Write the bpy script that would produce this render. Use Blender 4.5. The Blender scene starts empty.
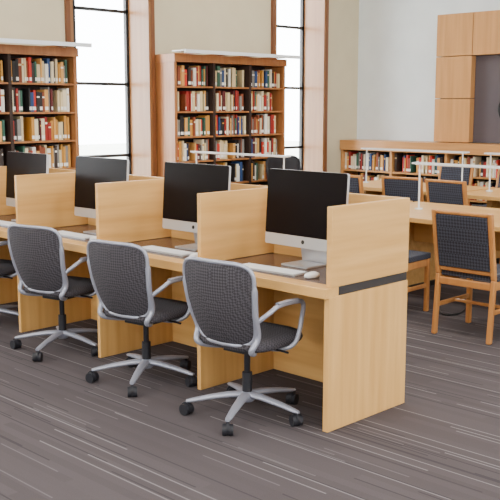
import bpy, math, random
import numpy as np
from mathutils import Vector, Matrix
random.seed(7)
OX,OY=-3.0,3.8
SP,PH,DP=0.985,1.16,0.675
# ------------------------------------------------------------ materials
def lin(c):
    return tuple(((v/255)/12.92 if v/255<=.04045 else ((v/255+.055)/1.055)**2.4) for v in c)+(1,)
def mat(name,rgb,rough=.6,metal=0,spec=.5):
    m=bpy.data.materials.new(name); m.use_nodes=True
    b=m.node_tree.nodes['Principled BSDF']
    b.inputs['Base Color'].default_value=lin(rgb); b.inputs['Roughness'].default_value=rough
    b.inputs['Metallic'].default_value=metal; b.inputs['Specular IOR Level'].default_value=spec
    return m
def nmat(name,c1,c2,scale,vec=(1,1,1),rough=.6,detail=4,bump=0,metal=0,lo=.35,hi=.65,spec=.5):
    m=mat(name,c1,rough,metal,spec); nt=m.node_tree; N=nt.nodes; L=nt.links; b=N['Principled BSDF']
    tc=N.new('ShaderNodeTexCoord'); mp=N.new('ShaderNodeMapping'); mp.inputs['Scale'].default_value=vec
    no=N.new('ShaderNodeTexNoise'); no.inputs['Scale'].default_value=scale; no.inputs['Detail'].default_value=detail
    cr=N.new('ShaderNodeValToRGB'); cr.color_ramp.elements[0].position=lo; cr.color_ramp.elements[1].position=hi
    cr.color_ramp.elements[0].color=lin(c1); cr.color_ramp.elements[1].color=lin(c2)
    L.new(tc.outputs['Object'],mp.inputs['Vector']); L.new(mp.outputs[0],no.inputs['Vector'])
    L.new(no.outputs['Fac'],cr.inputs[0]); L.new(cr.outputs[0],b.inputs['Base Color'])
    if bump:
        bp=N.new('ShaderNodeBump'); bp.inputs['Strength'].default_value=bump; bp.inputs['Distance'].default_value=.003
        L.new(no.outputs['Fac'],bp.inputs['Height']); L.new(bp.outputs[0],b.inputs['Normal'])
    return m
def wood(name,c1,c2,axis,rough=.32):
    v=[12,12,12]; v[axis]=.7
    return nmat(name,c1,c2,1.6,v,rough,6,lo=.3,hi=.7)
MA,MBc=(208,156,88),(226,178,110)
maple_x=wood('maple_x',MA,MBc,0)
maple_y=wood('maple_y',MA,MBc,1)
maple_z=wood('maple_z',MA,MBc,2)
oak_z=wood('panel_wood_z',(180,130,78),(198,147,93),2)
oak_x=wood('panel_wood_x',(182,128,74),(200,146,90),0)
trimw=wood('trim_wood_z',(104,62,34),(128,80,46),2)
reveal=wood('reveal_wood_z',(130,88,52),(148,104,64),2)
chairwood=wood('chair_wood',(176,116,62),(198,140,80),2)
casewood=wood('case_wood',(150,94,52),(176,120,72),2)
darkcase=mat('case_interior',(50,32,24),.7)
lamin=nmat('desk_laminate',(82,62,54),(94,74,64),40,rough=.26)
black=mat('black_plastic',(20,20,22),.45)
strip=mat('reveal_strip',(48,44,44),.5)
blackrub=mat('black_rubber',(24,24,32),.6)
silver=mat('silver_paint',(156,158,172),.35,.35)
alu=mat('aluminium',(205,207,212),.35,.6)
white=mat('white_plastic',(235,236,238),.4)
screen=mat('screen_glass',(16,11,14),.3,0,.12)
wallL=nmat('wall_paint_beige',(200,189,160),(204,194,166),3,rough=.85)
wallF=nmat('wall_paint_pale',(214,222,226),(220,228,232),3,rough=.85)
ceilm=mat('ceiling_paint',(238,238,234),.9)
greyrec=mat('recess_grey',(78,70,76),.6)
framem=mat('window_frame_dark',(34,36,40),.5)
def fabric(name,c1,c2,s):
    m=mat(name,c1,.85); nt=m.node_tree; N=nt.nodes; L=nt.links
    tc=N.new('ShaderNodeTexCoord'); ch=N.new('ShaderNodeTexChecker'); ch.inputs['Scale'].default_value=s
    ch.inputs['Color1'].default_value=lin(c1); ch.inputs['Color2'].default_value=lin(c2)
    mp=N.new('ShaderNodeMapping'); mp.inputs['Rotation'].default_value=(0.0,math.radians(45),0)
    L.new(tc.outputs['Object'],mp.inputs['Vector']); L.new(mp.outputs[0],ch.inputs['Vector']); L.new(ch.outputs['Color'],N['Principled BSDF'].inputs['Base Color'])
    return m
fab=fabric('woven_fabric',(36,33,38),(70,66,72),90)
fab2=fabric('chair_fabric',(30,32,42),(62,64,78),60)
# ------------------------------------------------------------ mesh builder
class MB:
    def __init__(s): s.v=[];s.f=[];s.m=[];s.s=[];s.M=Matrix.Identity(4)
    def add(s,vs,fs,m,smooth=False):
        o=len(s.v); s.v+= [tuple(s.M@Vector(v)) for v in vs]
        for f in fs: s.f.append([o+i for i in f]); s.m.append(m); s.s.append(smooth)
    def box(s,x0,x1,y0,y1,z0,z1,m=0):
        vs=[(x0,y0,z0),(x1,y0,z0),(x1,y1,z0),(x0,y1,z0),(x0,y0,z1),(x1,y0,z1),(x1,y1,z1),(x0,y1,z1)]
        s.add(vs,[(0,3,2,1),(4,5,6,7),(0,1,5,4),(1,2,6,5),(2,3,7,6),(3,0,4,7)],m)
    def tube(s,pts,r,m=0,closed=False,seg=12,flat=1.0):
        pts=[Vector(p) for p in pts]; n=len(pts)
        rs=r if isinstance(r,(list,tuple)) else [r]*n
        vs=[];prev=None
        for i,p in enumerate(pts):
            if closed: t=pts[(i+1)%n]-pts[i-1]
            else: t=pts[min(i+1,n-1)]-pts[max(i-1,0)]
            t.normalize()
            if prev is None:
                a=Vector((0,0,1)) if abs(t.z)<.9 else Vector((1,0,0)); a=(a-t*a.dot(t)).normalized()
            else: a=(prev-t*prev.dot(t)).normalized()
            prev=a; b=t.cross(a)
            for k in range(seg):
                q=2*math.pi*k/seg; vs.append(p+a*math.cos(q)*rs[i]*flat+b*math.sin(q)*rs[i])
        fs=[]
        for i in range(n if closed else n-1):
            j=(i+1)%n
            for k in range(seg): fs.append((i*seg+k,i*seg+(k+1)%seg,j*seg+(k+1)%seg,j*seg+k))
        s.add(vs,fs,m,True)
        if not closed: s.add(vs,[tuple(range(seg))[::-1],tuple(range((n-1)*seg,n*seg))],m)
    def cyl(s,a,b,r,m=0,seg=20): s.tube([a,b],r,m,False,seg)
    def ell(s,c,rx,ry,rz,m=0,nu=16,nv=10):
        vs=[];fs=[]
        for j in range(nv+1):
            ph=math.pi*j/nv
            for i in range(nu):
                th=2*math.pi*i/nu; vs.append((c[0]+rx*math.sin(ph)*math.cos(th),c[1]+ry*math.sin(ph)*math.sin(th),c[2]+rz*math.cos(ph)))
        for j in range(nv):
            for i in range(nu): fs.append((j*nu+i,(j+1)*nu+i,(j+1)*nu+(i+1)%nu,j*nu+(i+1)%nu))
        s.add(vs,fs,m,True)
    def build(s,name,mats,loc=(0,0,0),rz=0,bevel=0,scale=1,parent=None):
        me=bpy.data.meshes.new(name); me.from_pydata(s.v,[],s.f)
        for m in mats: me.materials.append(m)
        me.polygons.foreach_set('material_index',s.m); me.polygons.foreach_set('use_smooth',s.s); me.update()
        ob=bpy.data.objects.new(name,me); bpy.context.collection.objects.link(ob)
        if parent: ob.parent=parent
        else: ob.location=loc; ob.rotation_euler=(0,0,rz); ob.scale=(scale,)*3
        if bevel:
            b=ob.modifiers.new('bevel','BEVEL'); b.width=bevel; b.segments=2; b.limit_method='ANGLE'; b.angle_limit=math.radians(50)
        return ob
def inst(ob,name,loc,rz=0,scale=1):
    o=bpy.data.objects.new(name,ob.data); bpy.context.collection.objects.link(o)
    o.location=loc;o.rotation_euler=(0,0,rz);o.scale=(scale,)*3
    for m in ob.modifiers:
        b=o.modifiers.new(m.name,m.type); b.width=m.width;b.segments=m.segments;b.limit_method=m.limit_method;b.angle_limit=m.angle_limit
    return o
def smoothpath(pts,n=6):
    pts=[Vector(p) for p in pts]; out=[]
    for i in range(len(pts)-1):
        p0=pts[max(i-1,0)];p1=pts[i];p2=pts[i+1];p3=pts[min(i+2,len(pts)-1)]
        for k in range(n):
            t=k/n; out.append(.5*((2*p1)+(p2-p0)*t+(2*p0-5*p1+4*p2-p3)*t*t+(3*p1-p0-3*p2+p3)*t**3))
    out.append(pts[-1]); return out
# ------------------------------------------------------------ room
XW,YW,XR,YB,ZC=-8.70,11.28,3.5,-3.5,4.4
XF=-8.35
T=.42
def boxobj(name,b,m,bevel=0):
    q=MB(); q.box(*b); return q.build(name,[m],bevel=bevel)
cm=mat('carpet',(100,92,98),.95,0,.1); nt=cm.node_tree;N=nt.nodes;L=nt.links;B=N['Principled BSDF']
tc=N.new('ShaderNodeTexCoord'); sx=N.new('ShaderNodeSeparateXYZ'); L.new(tc.outputs['Object'],sx.inputs[0])
def M_(op,a,b=None):
    n=N.new('ShaderNodeMath'); n.operation=op
    for i,v in enumerate((a,b)):
        if v is None: continue
        if isinstance(v,(int,float)): n.inputs[i].default_value=v
        else: L.new(v,n.inputs[i])
    return n.outputs[0]
def wn(a,b=None):
    n=N.new('ShaderNodeTexWhiteNoise'); n.noise_dimensions='2D'; c=N.new('ShaderNodeCombineXYZ')
    L.new(a,c.inputs[0])
    if b is not None: L.new(b,c.inputs[1])
    L.new(c.outputs[0],n.inputs['Vector']); return n.outputs['Value']
def layer(h,w):
    row=M_('FLOOR',M_('DIVIDE',sx.outputs[1],h))
    col=M_('FLOOR',M_('ADD',M_('DIVIDE',sx.outputs[0],w),M_('MULTIPLY',wn(row),9.0)))
    return wn(row,col)
v1=layer(.009,1.5); v2=layer(.008,.5); v3=layer(.05,1.5)
light=M_('MAXIMUM',M_('GREATER_THAN',v1,.957),M_('MULTIPLY',M_('GREATER_THAN',v2,.975),.5))
def mix(fac,a,b):
    n=N.new('ShaderNodeMix'); n.data_type='RGBA'
    if isinstance(fac,float): n.inputs[0].default_value=fac
    else: L.new(fac,n.inputs[0])
    for i,v in ((6,a),(7,b)):
        if isinstance(v,tuple): n.inputs[i].default_value=v
        else: L.new(v,n.inputs[i])
    return n.outputs[2]
no=N.new('ShaderNodeTexNoise'); no.inputs['Scale'].default_value=160; L.new(tc.outputs['Object'],no.inputs['Vector'])
base=mix(v3,lin((84,77,79)),lin((90,83,85)))
base=mix(M_('LESS_THAN',v1,.08),base,lin((70,65,68)))
base=mix(M_('MULTIPLY',light,.62),base,lin((148,143,144)))
base=mix(M_('MULTIPLY',no.outputs['Fac'],.35),base,lin((54,49,52)))
L.new(base,B.inputs['Base Color'])
boxobj('floor',(XW-T,XR+T,YB-T,YW+T,-.1,0),cm)
boxobj('ceiling',(XW-T,XR+T,YB-T,YW+T,ZC,ZC+.1),ceilm)
Z0,Z1=.35,4.2
wins=[(1.4,2.6),(6.19,7.32),(9.44,10.50)]
q=MB(); y=YB-T
for a,b in wins:
    q.box(XW-T,XW,y,a,0,ZC); q.box(XW-T,XW,a,b,0,Z0); q.box(XW-T,XW,a,b,Z1,ZC); y=b
q.box(XW-T,XW,y,YW+T,0,ZC); q.build('wall_left',[wallL])
boxobj('wall_back',(XW,XR+T,YW,YW+T,0,ZC),wallF)
ZL=1.7  # high sill for the added windows, keeps daylight from under the desks
added_wr=[(-1.5,1.0),(2.5,5.0),(6.5,9.0)]  # unseen windows, added so daylight comes in from the right
q=MB(); y=YB-T
for a,b in added_wr:
    q.box(XR,XR+T,y,a,0,ZC); q.box(XR,XR+T,a,b,0,ZL); q.box(XR,XR+T,a,b,3.8,ZC); y=b
q.box(XR,XR+T,y,YW,0,ZC); q.build('wall_right',[wallL])
added_wf=[(-6.5,-4.0),(-2.5,0.0)]  # unseen windows behind the camera, added to light this side
q=MB(); x=XW
for a,b in added_wf:
    q.box(x,a,YB-T,YB,0,ZC); q.box(a,b,YB-T,YB,0,ZL); q.box(a,b,YB-T,YB,3.8,ZC); x=b
q.box(x,XR,YB-T,YB,0,ZC); q.build('wall_front',[wallL])
glass=bpy.data.materials.new('window_glass'); glass.use_nodes=True; g=glass.node_tree; g.nodes.clear()
o_=g.nodes.new('ShaderNodeOutputMaterial'); t_=g.nodes.new('ShaderNodeBsdfTransparent'); gl=g.nodes.new('ShaderNodeBsdfGlossy'); gl.inputs['Roughness'].default_value=.02
mx=g.nodes.new('ShaderNodeMixShader'); mx.inputs[0].default_value=.04
g.links.new(t_.outputs[0],mx.inputs[1]); g.links.new(gl.outputs[0],mx.inputs[2]); g.links.new(mx.outputs[0],o_.inputs[0])
def portal(loc,rot,sx_,sy_):
    l=bpy.data.lights.new('window_portal','AREA'); l.shape='RECTANGLE'; l.size=sx_; l.size_y=sy_
    l.cycles.is_portal=True
    o=bpy.data.objects.new('window_portal',l); o.location=loc; o.rotation_euler=rot; bpy.context.collection.objects.link(o)
wi=0
for a,b in wins:
    wi+=1; q=MB(); e=.002; xi=XW-.37
    q.box(xi,XW+.03,a+e,a+.04,Z0+.04,Z1-.04,0); q.box(xi,XW+.03,b-.04,b-e,Z0+.04,Z1-.04,0)
    q.box(xi,XW+.05,a+e,b-e,Z0+e,Z0+.04,0); q.box(xi,XW+.03,a+e,b-e,Z1-.04,Z1-e,0)
    q.box(XW+e,XW+.035,a-.05,a+e,Z0,Z1,3); q.box(XW+e,XW+.035,b-e,b+.05,Z0,Z1,3)
    xa,xb=xi-.03,xi+.02; w=b-a
    for yy in (a+.04,a+.30,b-.075): q.box(xa,xb,yy,yy+.035,Z0+.04,Z1-.04,1)
    for zz in (Z0+.04,1.05,1.90,2.75,Z1-.08): q.box(xa,xb,a+.04,b-.04,zz,zz+.035,1)
    q.box(xi-.012,xi-.006,a+.06,b-.06,Z0+.06,Z1-.06,2)
    q.build('window_%d'%wi,[reveal,framem,glass,trimw])
    portal((XW-T+.01,(a+b)/2,(Z0+Z1)/2),(0,math.radians(-90),0),Z1-Z0,w)
zc_=(ZL+3.8)/2; zh=3.8-ZL
for a,b in added_wr:
    wi+=1; q=MB(); x=XR+.2
    for yy in np.linspace(a,b-.06,4): q.box(x,x+.06,yy,yy+.06,ZL+.06,3.74,1)
    for zz in (ZL,zc_,3.74): q.box(x,x+.06,a,b,zz+.002,zz+.058,1)
    q.box(x+.02,x+.03,a+.01,b-.01,ZL+.02,3.78,2); q.build('window_%d'%wi,[oak_z,framem,glass])
    portal((XR+T-.01,(a+b)/2,zc_),(0,math.radians(90),0),zh,b-a)
for a,b in added_wf:
    wi+=1; q=MB(); y=YB-.25
    for xx in np.linspace(a,b-.06,4): q.box(xx,xx+.06,y,y+.06,ZL+.06,3.74,1)
    for zz in (ZL,zc_,3.74): q.box(a,b,y,y+.06,zz+.002,zz+.058,1)
    q.box(a+.01,b-.01,y+.02,y+.03,ZL+.02,3.78,2); q.build('window_%d'%wi,[oak_z,framem,glass])
    portal(((a+b)/2,YB-T+.01,zc_),(math.radians(90),0,0),b-a,zh)
boxobj('baseboard_back',(XW+.02,XR,YW-.003,YW-.001,.001,.1),casewood)
# ------------------------------------------------------------ carrel row
q=MB(); NC=4; W=NC*SP
q.box(-.035,0,0,DP,0,.705,1); q.box(-.031,-.006,.01,DP-.004,.705,.752,3); q.box(-.035,0,.015,DP,.752,PH,0)
for k in range(1,NC+1):
    x=-k*SP
    q.box(x-.03,x,.02,DP-.03,0,.70,1); q.box(x-.03,x,.03,DP-.03,.752,PH,0)
q.box(-W-.03,-.001,-.03,.075,.70,.752,4)
q.box(-W-.03,-.035,.075,DP-.03,.702,.750,2)
q.box(-W-.03,-.035,DP-.03,DP,.0,PH,4)
q.box(-W-.03,-.035,DP-.20,DP-.12,.60,.70,3)
q.build('study_carrel_desk',[maple_y,maple_z,lamin,strip,maple_x],(OX,OY,0),bevel=.003)
# ------------------------------------------------------------ computers
q=MB()
q.M=Matrix.Translation((0,0,.30))@Matrix.Rotation(math.radians(-4),4,'X')@Matrix.Translation((0,0,-.30))
w=.306; zb,zt=.10,.54
def rr(x0,x1,z0,z1,r,n=5):
    pts=[]
    for cx,cz,a0 in ((x1-r,z1-r,0),(x0+r,z1-r,90),(x0+r,z0+r,180),(x1-r,z0+r,270)):
        for k in range(n+1):
            a=math.radians(a0+90*k/n); pts.append((cx+r*math.cos(a),cz+r*math.sin(a)))
    return pts
def slab(q,pts,y0,y1,m):
    n=len(pts); vs=[(p[0],y0,p[1]) for p in pts]+[(p[0],y1,p[1]) for p in pts]
    q.add(vs,[tuple(range(n)),tuple(range(n,2*n))[::-1]]+[(i,n+i,n+(i+1)%n,(i+1)%n) for i in range(n)],m)
slab(q,rr(-w,w,zb,zt,.012),-.006,.010,0)
slab(q,rr(-w+.012,w-.012,zb+.01,zt-.01,.012),.010,.022,0)
slab(q,rr(-w+.06,w-.06,zb+.05,zt-.05,.012),.022,.032,0)
slab(q,rr(-w+.001,w-.001,zb+.066,zt-.001,.011),-.009,-.006,1)
q.tube([(0,-.0065,zb+.034),(0,-.0075,zb+.034)],.012,2,seg=20)
q.M=Matrix.Identity(4)
q.add([(-.1,.028,.34),(.1,.028,.34),(.1,.085,.012),(-.1,.085,.012),(-.1,.036,.34),(.1,.036,.34),(.1,.093,.004),(-.1,.093,.004)],
      [(0,1,2,3),(7,6,5,4),(0,4,5,1),(1,5,6,2),(2,6,7,3),(3,7,4,0)],0)
q.box(-.1,.1,-.09,.093,0.0,.009,0)
imac=q.build('desktop_computer',[alu,screen,black],(0,0,0))
q=MB(); q.box(-.215,.215,-.057,.057,.0,.010,1)
for r in range(6):
    n=20; yy=.047-r*.0185
    for c in range(n):
        if r==5 and 4<=c<=8: continue
        x=-.208+c*.0208; q.box(x,x+.018,yy-.0155 if r else yy-.008,yy,.010,.014,0)
q.box(-.125,-.022,-.061+.0,-.0455,.0102,.014,0)
kb=q.build('keyboard',[white,alu],(0,0,0))
q=MB(); q.ell((0,0,.012),.029,.055,.020,0)
for v in range(len(q.v)):
    x,y,z=q.v[v]; q.v[v]=(x,y,max(z,.0))
mouse=q.build('computer_mouse',[white],(0,0,0))
for k in range(NC):
    cx=OX-(k+.5)*SP+[-.05,.0,-.03,-.03][k]; zt_=.7515
    a=[-2,0,0,-2][k]
    if k==0:
        imac.location=(cx,OY+.43,zt_); imac.rotation_euler=(0,0,math.radians(a))
        kb.location=(cx-.02,OY+.17,zt_); mouse.location=(cx+.28,OY+.17,zt_); kb.rotation_euler=(0,0,math.radians(3))
    else:
        inst(imac,'desktop_computer',(cx,OY+.43,zt_),math.radians(a))
        inst(kb,'keyboard',(cx-.0,OY+.19,zt_),math.radians(-a)); inst(mouse,'computer_mouse',(cx+.30,OY+.17,zt_))
# ------------------------------------------------------------ task chair
def task_chair(phase):
    q=MB()
    def S(a,b,off=0):
        z=.445+.43*b; hw=.188+.052*b
        y=-.205-.085*b+.03*math.sin(b*math.pi)*-1+.055*a*a+off
        return Vector((a*hw,y,z))
    n=48; R=8; ex=2/5
    def sq(th,r):
        c,s=math.cos(th),math.sin(th)
        a=math.copysign(abs(c)**ex,c)*r; b=.5+.5*math.copysign(abs(s)**ex,s)*r
        return a,b
    vs=[];fs=[]
    for side,off in ((0,-.010),(1,.018)):
        o=len(vs); vs.append(S(0,.5,off))
        for j in range(1,R+1):
            for i in range(n):
                a,b=sq(2*math.pi*i/n,j/R); vs.append(S(a,b,off*(1 if j<R else .3)))
        for i in range(n):
            f=(o,o+1+i,o+1+(i+1)%n); fs.append(f if side==0 else f[::-1])
            for j in range(R-1):
                f=(o+1+j*n+i,o+1+(j+1)*n+i,o+1+(j+1)*n+(i+1)%n,o+1+j*n+(i+1)%n); fs.append(f if side==0 else f[::-1])
    q.add(vs,fs,0,True)
    q.tube([S(*sq(2*math.pi*i/n,1.03)) for i in range(n)],.011,1,True,10)
    for sgn in (-1,1):
        pts=smoothpath([S(sgn*1.03,.75),S(sgn*1.05,.4),S(sgn*1.05,.12)+Vector((0,.0,0)),(sgn*.185,-.195,.425),(sgn*.15,-.13,.395),(sgn*.06,-.02,.385)],5)
        q.tube(pts,[.010]+[.016]*(len(pts)-2)+[.012],1)
        pts=smoothpath([S(sgn*1.04,.30),(sgn*.262,-.15,.625),(sgn*.275,-.08,.655),(sgn*.278,.06,.655),(sgn*.274,.125,.635),(sgn*.262,.135,.56),(sgn*.25,.10,.43),(sgn*.20,.05,.39),(sgn*.10,.02,.385)],6)
        q.tube(pts,.0125,1,flat=1.0)
        q.tube([(sgn*.276,-.10,.668),(sgn*.279,-.02,.670),(sgn*.279,.07,.666)],[.014,.017,.014],1,flat=.4)
    def seat(z,ins):
        out=[]
        for i in range(40):
            t=2*math.pi*i/40; c,s=math.cos(t),math.sin(t)
            out.append((math.copysign(abs(c)**.5,c)*(.235-ins),.035+math.copysign(abs(s)**.5,s)*(.235-ins),z))
        return out
    rings=[seat(.405,.03),seat(.412,.006),seat(.43,0),seat(.45,.004),seat(.462,.03),seat(.466,.09),seat(.462,.16)]
    vs=[p for r_ in rings for p in r_]; fs=[]
    for j in range(len(rings)-1):
        for i in range(40): fs.append((j*40+i,j*40+(i+1)%40,(j+1)*40+(i+1)%40,(j+1)*40+i))
    fs.append(tuple(range(40))[::-1]); fs.append(tuple(range((len(rings)-1)*40,len(rings)*40)))
    q.add(vs,fs,0,True)
    q.box(-.09,.09,-.09,.12,.365,.404,2)
    q.cyl((0,0,.22),(0,0,.37),.017,3); q.cyl((0,0,.09),(0,0,.24),.027,2)
    q.tube([(0,0,.078),(0,0,.09),(0,0,.125),(0,0,.135)],[.03,.045,.042,.03],1,seg=20)
    q.tube([(.06,.02,.39),(.20,.03,.385),(.25,.03,.382)],.006,2)
    RR=.32
    for k in range(5):
        a=phase+2*math.pi*k/5; c,s=math.cos(a),math.sin(a)
        pts=[(c*r,s*r,z) for r,z in ((.02,.118),(.10,.115),(.21,.100),(RR-.015,.082),(RR+.01,.078))]
        q.tube(pts,[.030,.027,.023,.018,.013],1,flat=.6,seg=12)
        q.cyl((c*RR,s*RR,.045),(c*RR,s*RR,.082),.008,2,10)
        ca=a+1.0+k; tx,ty=math.cos(ca),math.sin(ca); cx,cy=c*RR-ty*.012,s*RR+tx*.012
        for sg in (-1,1):
            q.cyl((cx+tx*sg*.006,cy+ty*sg*.006,.031),(cx+tx*sg*.027,cy+ty*sg*.027,.031),.031,2,18)
        q.cyl((cx-tx*.008,cy-ty*.008,.038),(cx+tx*.008,cy+ty*.008,.038),.033,2,16)
    return q
mats=[fab,silver,blackrub,mat('gas_column',(50,50,56),.3,.6)]
for x,dy,ph,rz in ((-3.49,-.09,9,6),(-4.375,-.07,18,9),(-5.35,-.02,8,13),(-6.36,0,30,6)):
    task_chair(math.radians(ph-rz)).build('office_chair',mats,(x,OY+dy,0),math.radians(rz))
task_chair(.3).build('swivel_chair',[blackrub,blackrub,blackrub,mats[3]],(-7.55,8.68,0),math.radians(-95),scale=1.18)
# ------------------------------------------------------------ wooden chairs
def wood_chair():
    q=MB()
    for sg in (-1,1):
        x=sg*.225
        def post(z0,z1,y0,y1):
            vs=[]
            for z,y in ((z0,y0),(z1,y1)):
                for dx,dy in ((-.017,-.02),(.017,-.02),(.017,.02),(-.017,.02)): vs.append((x+dx,y+dy,z))
            q.add(vs,[(3,2,1,0),(4,5,6,7),(0,1,5,4),(1,2,6,5),(2,3,7,6),(3,0,4,7)],0)
        post(0,.45,-.25,-.215); post(.449,.925,-.215,-.30)
        q.box(x-.018,x+.018,.20,.24,0,.44,0)
        q.box(x-.012,x+.012,-.215,.22,.375,.435,0); q.box(x-.010,x+.010,-.225,.22,.20,.235,0)
    q.box(-.21,.21,.205,.232,.375,.435,0); q.box(-.21,.21,-.235,-.21,.375,.43,0); q.box(-.215,.215,-.01,.015,.205,.230,0)
    M=Matrix.Translation((0,-.215,.45))@Matrix.Rotation(math.atan(.085/.475),4,'X')
    q.M=M
    q.box(-.208,.208,-.014,.016,.455,.48,0); q.box(-.208,.208,-.012,.014,.03,.06,0)
    q.box(-.206,.206,-.022,.028,.065,.452,1); q.M=Matrix.Identity(4)
    q.box(-.242,.242,-.205,.245,.437,.485,1)
    return q.build('library_chair',[chairwood,fab2],(0,0,0),bevel=.008)
wc=wood_chair(); wc.location=(-3.55,6.20,0)
for x,y,r in ((-4.45,6.30,3),(-5.14,8.5,-4),(-4.35,8.55,5),(-6.38,8.4,0),(-5.75,8.55,4),
              (-6.4,10.1,180),(-5.6,10.1,176),(-4.7,10.1,182),(-4.2,8.25,182),(-2.7,6.25,0),(-6.5,6.25,2)):
    if (x,y)==(-4.2,8.25): continue
    inst(wc,'library_chair',(x,y,0),math.radians(r))
# ------------------------------------------------------------ tables with lamps
def table(L_,D_):
    q=MB(); q.box(-L_/2,L_/2,-D_/2,D_/2,.70,.74,0)
    for sx_ in (-1,1):
        q.box(sx_*(L_/2-.35)-.03,sx_*(L_/2-.35)+.03,-D_/2+.18,D_/2-.18,.04,.70,0)
        q.box(sx_*(L_/2-.35)-.045,sx_*(L_/2-.35)+.045,-D_/2+.12,D_/2-.12,0,.05,1)
    q.box(-L_/2+.35,L_/2-.35,-.02,.02,.45,.70,0)
    return q
for x,y,l,d in ((-6.55,7.2,2.6,1.15),(-3.9,7.2,2.6,1.15),(-6.25,9.2,1.6,1.0),(-4.4,9.2,2.0,1.0)):
    table(l,d).build('library_table',[maple_x,black],(x,y,0),bevel=.004)
q=MB(); q.tube(smoothpath([(-4.35,6.98,.66),(-4.33,6.85,.4),(-4.28,6.75,.12),(-4.20,6.66,.012),(-4.05,6.50,.009),(-3.98,6.62,.009),(-4.08,6.90,.009),(-4.2,7.05,.009)],8),.008,0)
q.build('power_cable',[black])
lampm=mat('lamp_enamel',(225,230,235),.35)
def lamp(L_):
    q=MB(); h=.405; q.box(-L_/2,L_/2,-.04,.04,h,h+.014,0); q.box(-L_/2+.03,L_/2-.03,-.03,.03,h-.006,h,1)
    for x in (-L_/2+.06,L_/2-.06): q.cyl((x,0,.0),(x,0,h),.008,0); q.cyl((x,0,0),(x,0,.010),.035,0)
    return q
for x,y,l in ((-7.1,7.2,1.45),(-4.1,7.2,1.5),(-6.25,9.2,1.45),(-4.5,9.2,1.6)):
    lamp(l).build('table_lamp',[lampm,white],(x,y,.741))
# ------------------------------------------------------------ bookcases
bookcols=[(150,36,30),(200,50,36),(214,194,150),(226,212,178),(36,32,32),(56,44,40),(132,66,38),(40,70,120),(48,90,74),(196,140,60),(130,126,120),(214,158,86),(88,28,30),(236,232,222)]
bmats=[mat('book_%d'%i,c,.6) for i,c in enumerate(bookcols)]
label=mat('book_label',(240,240,236),.7)
def fill(q,x0,x1,yf,z,hmax,depth=.2):
    x=x0+.01
    while x<x1-.06:
        if random.random()<.03: x+=random.uniform(.04,.12); continue
        w=random.choice((.018,.024,.03,.036,.045)); h=hmax*random.uniform(.68,.95); d=random.uniform(.0,.03)
        if x+w>x1-.01: break
        c=random.choices(range(len(bookcols)),weights=[4,3,7,5,5,3,5,3,3,6,4,6,2,4])[0]
        q.box(x,x+w-.002,yf+d,yf+d+depth-.04,z+.002,z+h,c)
        if random.random()<.6: q.box(x+.002,x+w-.004,yf+d-.001,yf+d,z+.02,z+.055,len(bookcols))
        elif random.random()<.5: q.box(x+.001,x+w-.003,yf+d-.001,yf+d,z+h*.7,z+h*.78,random.choice((2,3,9,13)))
        x+=w
def bookcase(Y0,W_,bays,H=2.17,n=7,xf=XF):
    D_=xf-XW-.005
    q=MB()
    q.box(0,W_,D_-.015,D_,0,H,1)
    q.box(-.02,0.02,0,D_,0,H,0); q.box(W_-.02,W_+.02,0,D_,0,H,0)
    bw=W_/bays
    for k in range(1,bays): q.box(k*bw-.018,k*bw+.018,.005,D_-.02,.1,H,1)
    q.box(.02,W_-.02,.02,D_-.02,0,.10,1)
    q.box(-.03,W_+.03,-.02,D_,H,H+.09,0)
    q.box(-.05,W_+.05,-.22,.0,H+.112,H+.125,2); q.box(-.05,W_+.05,-.235,-.215,H+.09,H+.13,2)
    for x in np.linspace(.2,W_-.2,4): q.box(x-.02,x+.02,-.21,D_-.05,H+.09,H+.112,0)
    qb=MB(); ph=(H-.10)/n
    for i in range(n):
        z=.10+i*ph
        for k in range(bays):
            q.box(k*bw+.02,(k+1)*bw-.02,.01,D_-.02,z-.001,z+.018,0)
            fill(qb,k*bw+.02,(k+1)*bw-.02,.03,z+.018,ph-.025)
    p=q.build('bookcase',[casewood,darkcase,lampm],(xf,Y0,0),math.radians(90))
    qb.build('books',bmats+[label],parent=p)
bookcase(7.41,1.87,3)
bookcase(2.90,3.12,4)
q=MB();qb=MB(); LW=7.2; x0=XW+.01; yf=10.90; D_=YW-yf-.004
q.box(0,LW,D_-.015,D_,0,1.03,1); q.box(-.0,LW,-.03,D_,1.03,1.17,0); q.box(0,LW,.02,D_-.02,0,.1,1)
bays=8; bw=LW/bays
for k in range(bays+1):
    a=min(max(k*bw-.02,0),LW-.04); q.box(a,a+.04,0,D_-.016,.0,1.03,0)
for i in range(3):
    z=.1+i*.31
    for k in range(bays):
        q.box(k*bw+.021,(k+1)*bw-.021,.01,D_-.02,z,z+.022,0); fill(qb,k*bw+.03,(k+1)*bw-.03,.03,z+.022,.275)
p=q.build('low_bookcase',[oak_x,darkcase],(x0,yf,0)); qb.build('books',bmats+[label],parent=p)
q=MB(); X0=-7.24; s=.56; zs=[1.175,1.76,2.32,2.88]; ya,yb=YW-.16,YW-.004
for c in (0,4):
    for r in range(2): q.box(X0+c*s+.004,X0+(c+1)*s-.004,ya,yb,zs[r]+.004,zs[r+1]-.004,0)
for c in range(5): q.box(X0+c*s+.004,X0+(c+1)*s-.004,ya,yb,zs[2]+.004,zs[3]-.004,0)
q.box(X0+.01,X0+5*s-.01,yb-.03,yb,zs[0]+.002,zs[3]-.01,1)
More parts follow.
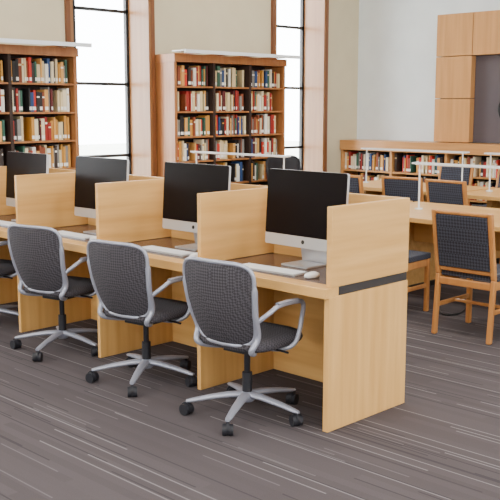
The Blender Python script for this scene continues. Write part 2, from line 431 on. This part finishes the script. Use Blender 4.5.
q.box(X0+s,X0+4*s,yb-.06,yb-.03,zs[0]+.002,zs[2],1)
q.build('wall_paneling',[oak_z,greyrec],bevel=.003)
q=MB(); pts=[(.13*math.cos(a),0,.16*math.sin(a)) for a in np.linspace(0,2*math.pi,32,endpoint=False)]
q.tube(pts,.012,0,True,8); q.tube([(.09*math.cos(a),-.01,.10*math.sin(a)+.02) for a in np.linspace(0,2*math.pi,32,endpoint=False)],.01,1,True,8)
q.cyl((0,.0,.16),(0,.02,.16),.02,1)
q.build('coiled_cable',[black,white],(-6.17,YW-.086,1.62))
# ------------------------------------------------------------ exterior
boxobj('ground_outside',(-40,XW-T-.05,-25,40,-.35,-.3),nmat('lawn',(190,195,180),(205,208,195),2,rough=.9))
# ------------------------------------------------------------ lights
w_=bpy.data.worlds.new('World'); bpy.context.scene.world=w_; w_.use_nodes=True
bg=w_.node_tree.nodes['Background']; bg.inputs[0].default_value=(.93,.965,1,1); bg.inputs[1].default_value=17.0
for x in (-6.8,-3.6,-.4,2.2):
    for y in (-1.5,1.6,5.0,8.6):
        q=MB(); q.box(-.62,.62,-.32,.32,.02,.06,0); q.box(-.62,-.58,-.32,.32,0,.02,0); q.box(.58,.62,-.32,.32,0,.02,0); q.box(-.58,.58,-.32,-.28,0,.02,0); q.box(-.58,.58,.28,.32,0,.02,0)
        q.build('ceiling_light',[white],(x,y,ZC-.061))  # unseen housing made up to hold the fill light
        l=bpy.data.lights.new('ceiling_lamp','AREA'); l.shape='RECTANGLE'; l.size=1.15; l.size_y=.55; l.energy=52; l.color=(1,.965,.90)  # fill light added overhead, the real ceiling is out of view
        o=bpy.data.objects.new('ceiling_lamp',l); o.location=(x,y,ZC-.048); bpy.context.collection.objects.link(o)
# ------------------------------------------------------------ camera
cd=bpy.data.cameras.new('camera'); cam=bpy.data.objects.new('camera',cd); bpy.context.collection.objects.link(cam)
cam.location=(-.151,.356,1.648); cam.rotation_euler=(math.pi/2-.156,0,.78); cd.sensor_width=36; cd.lens=36*909.4/500
bpy.context.scene.camera=cam
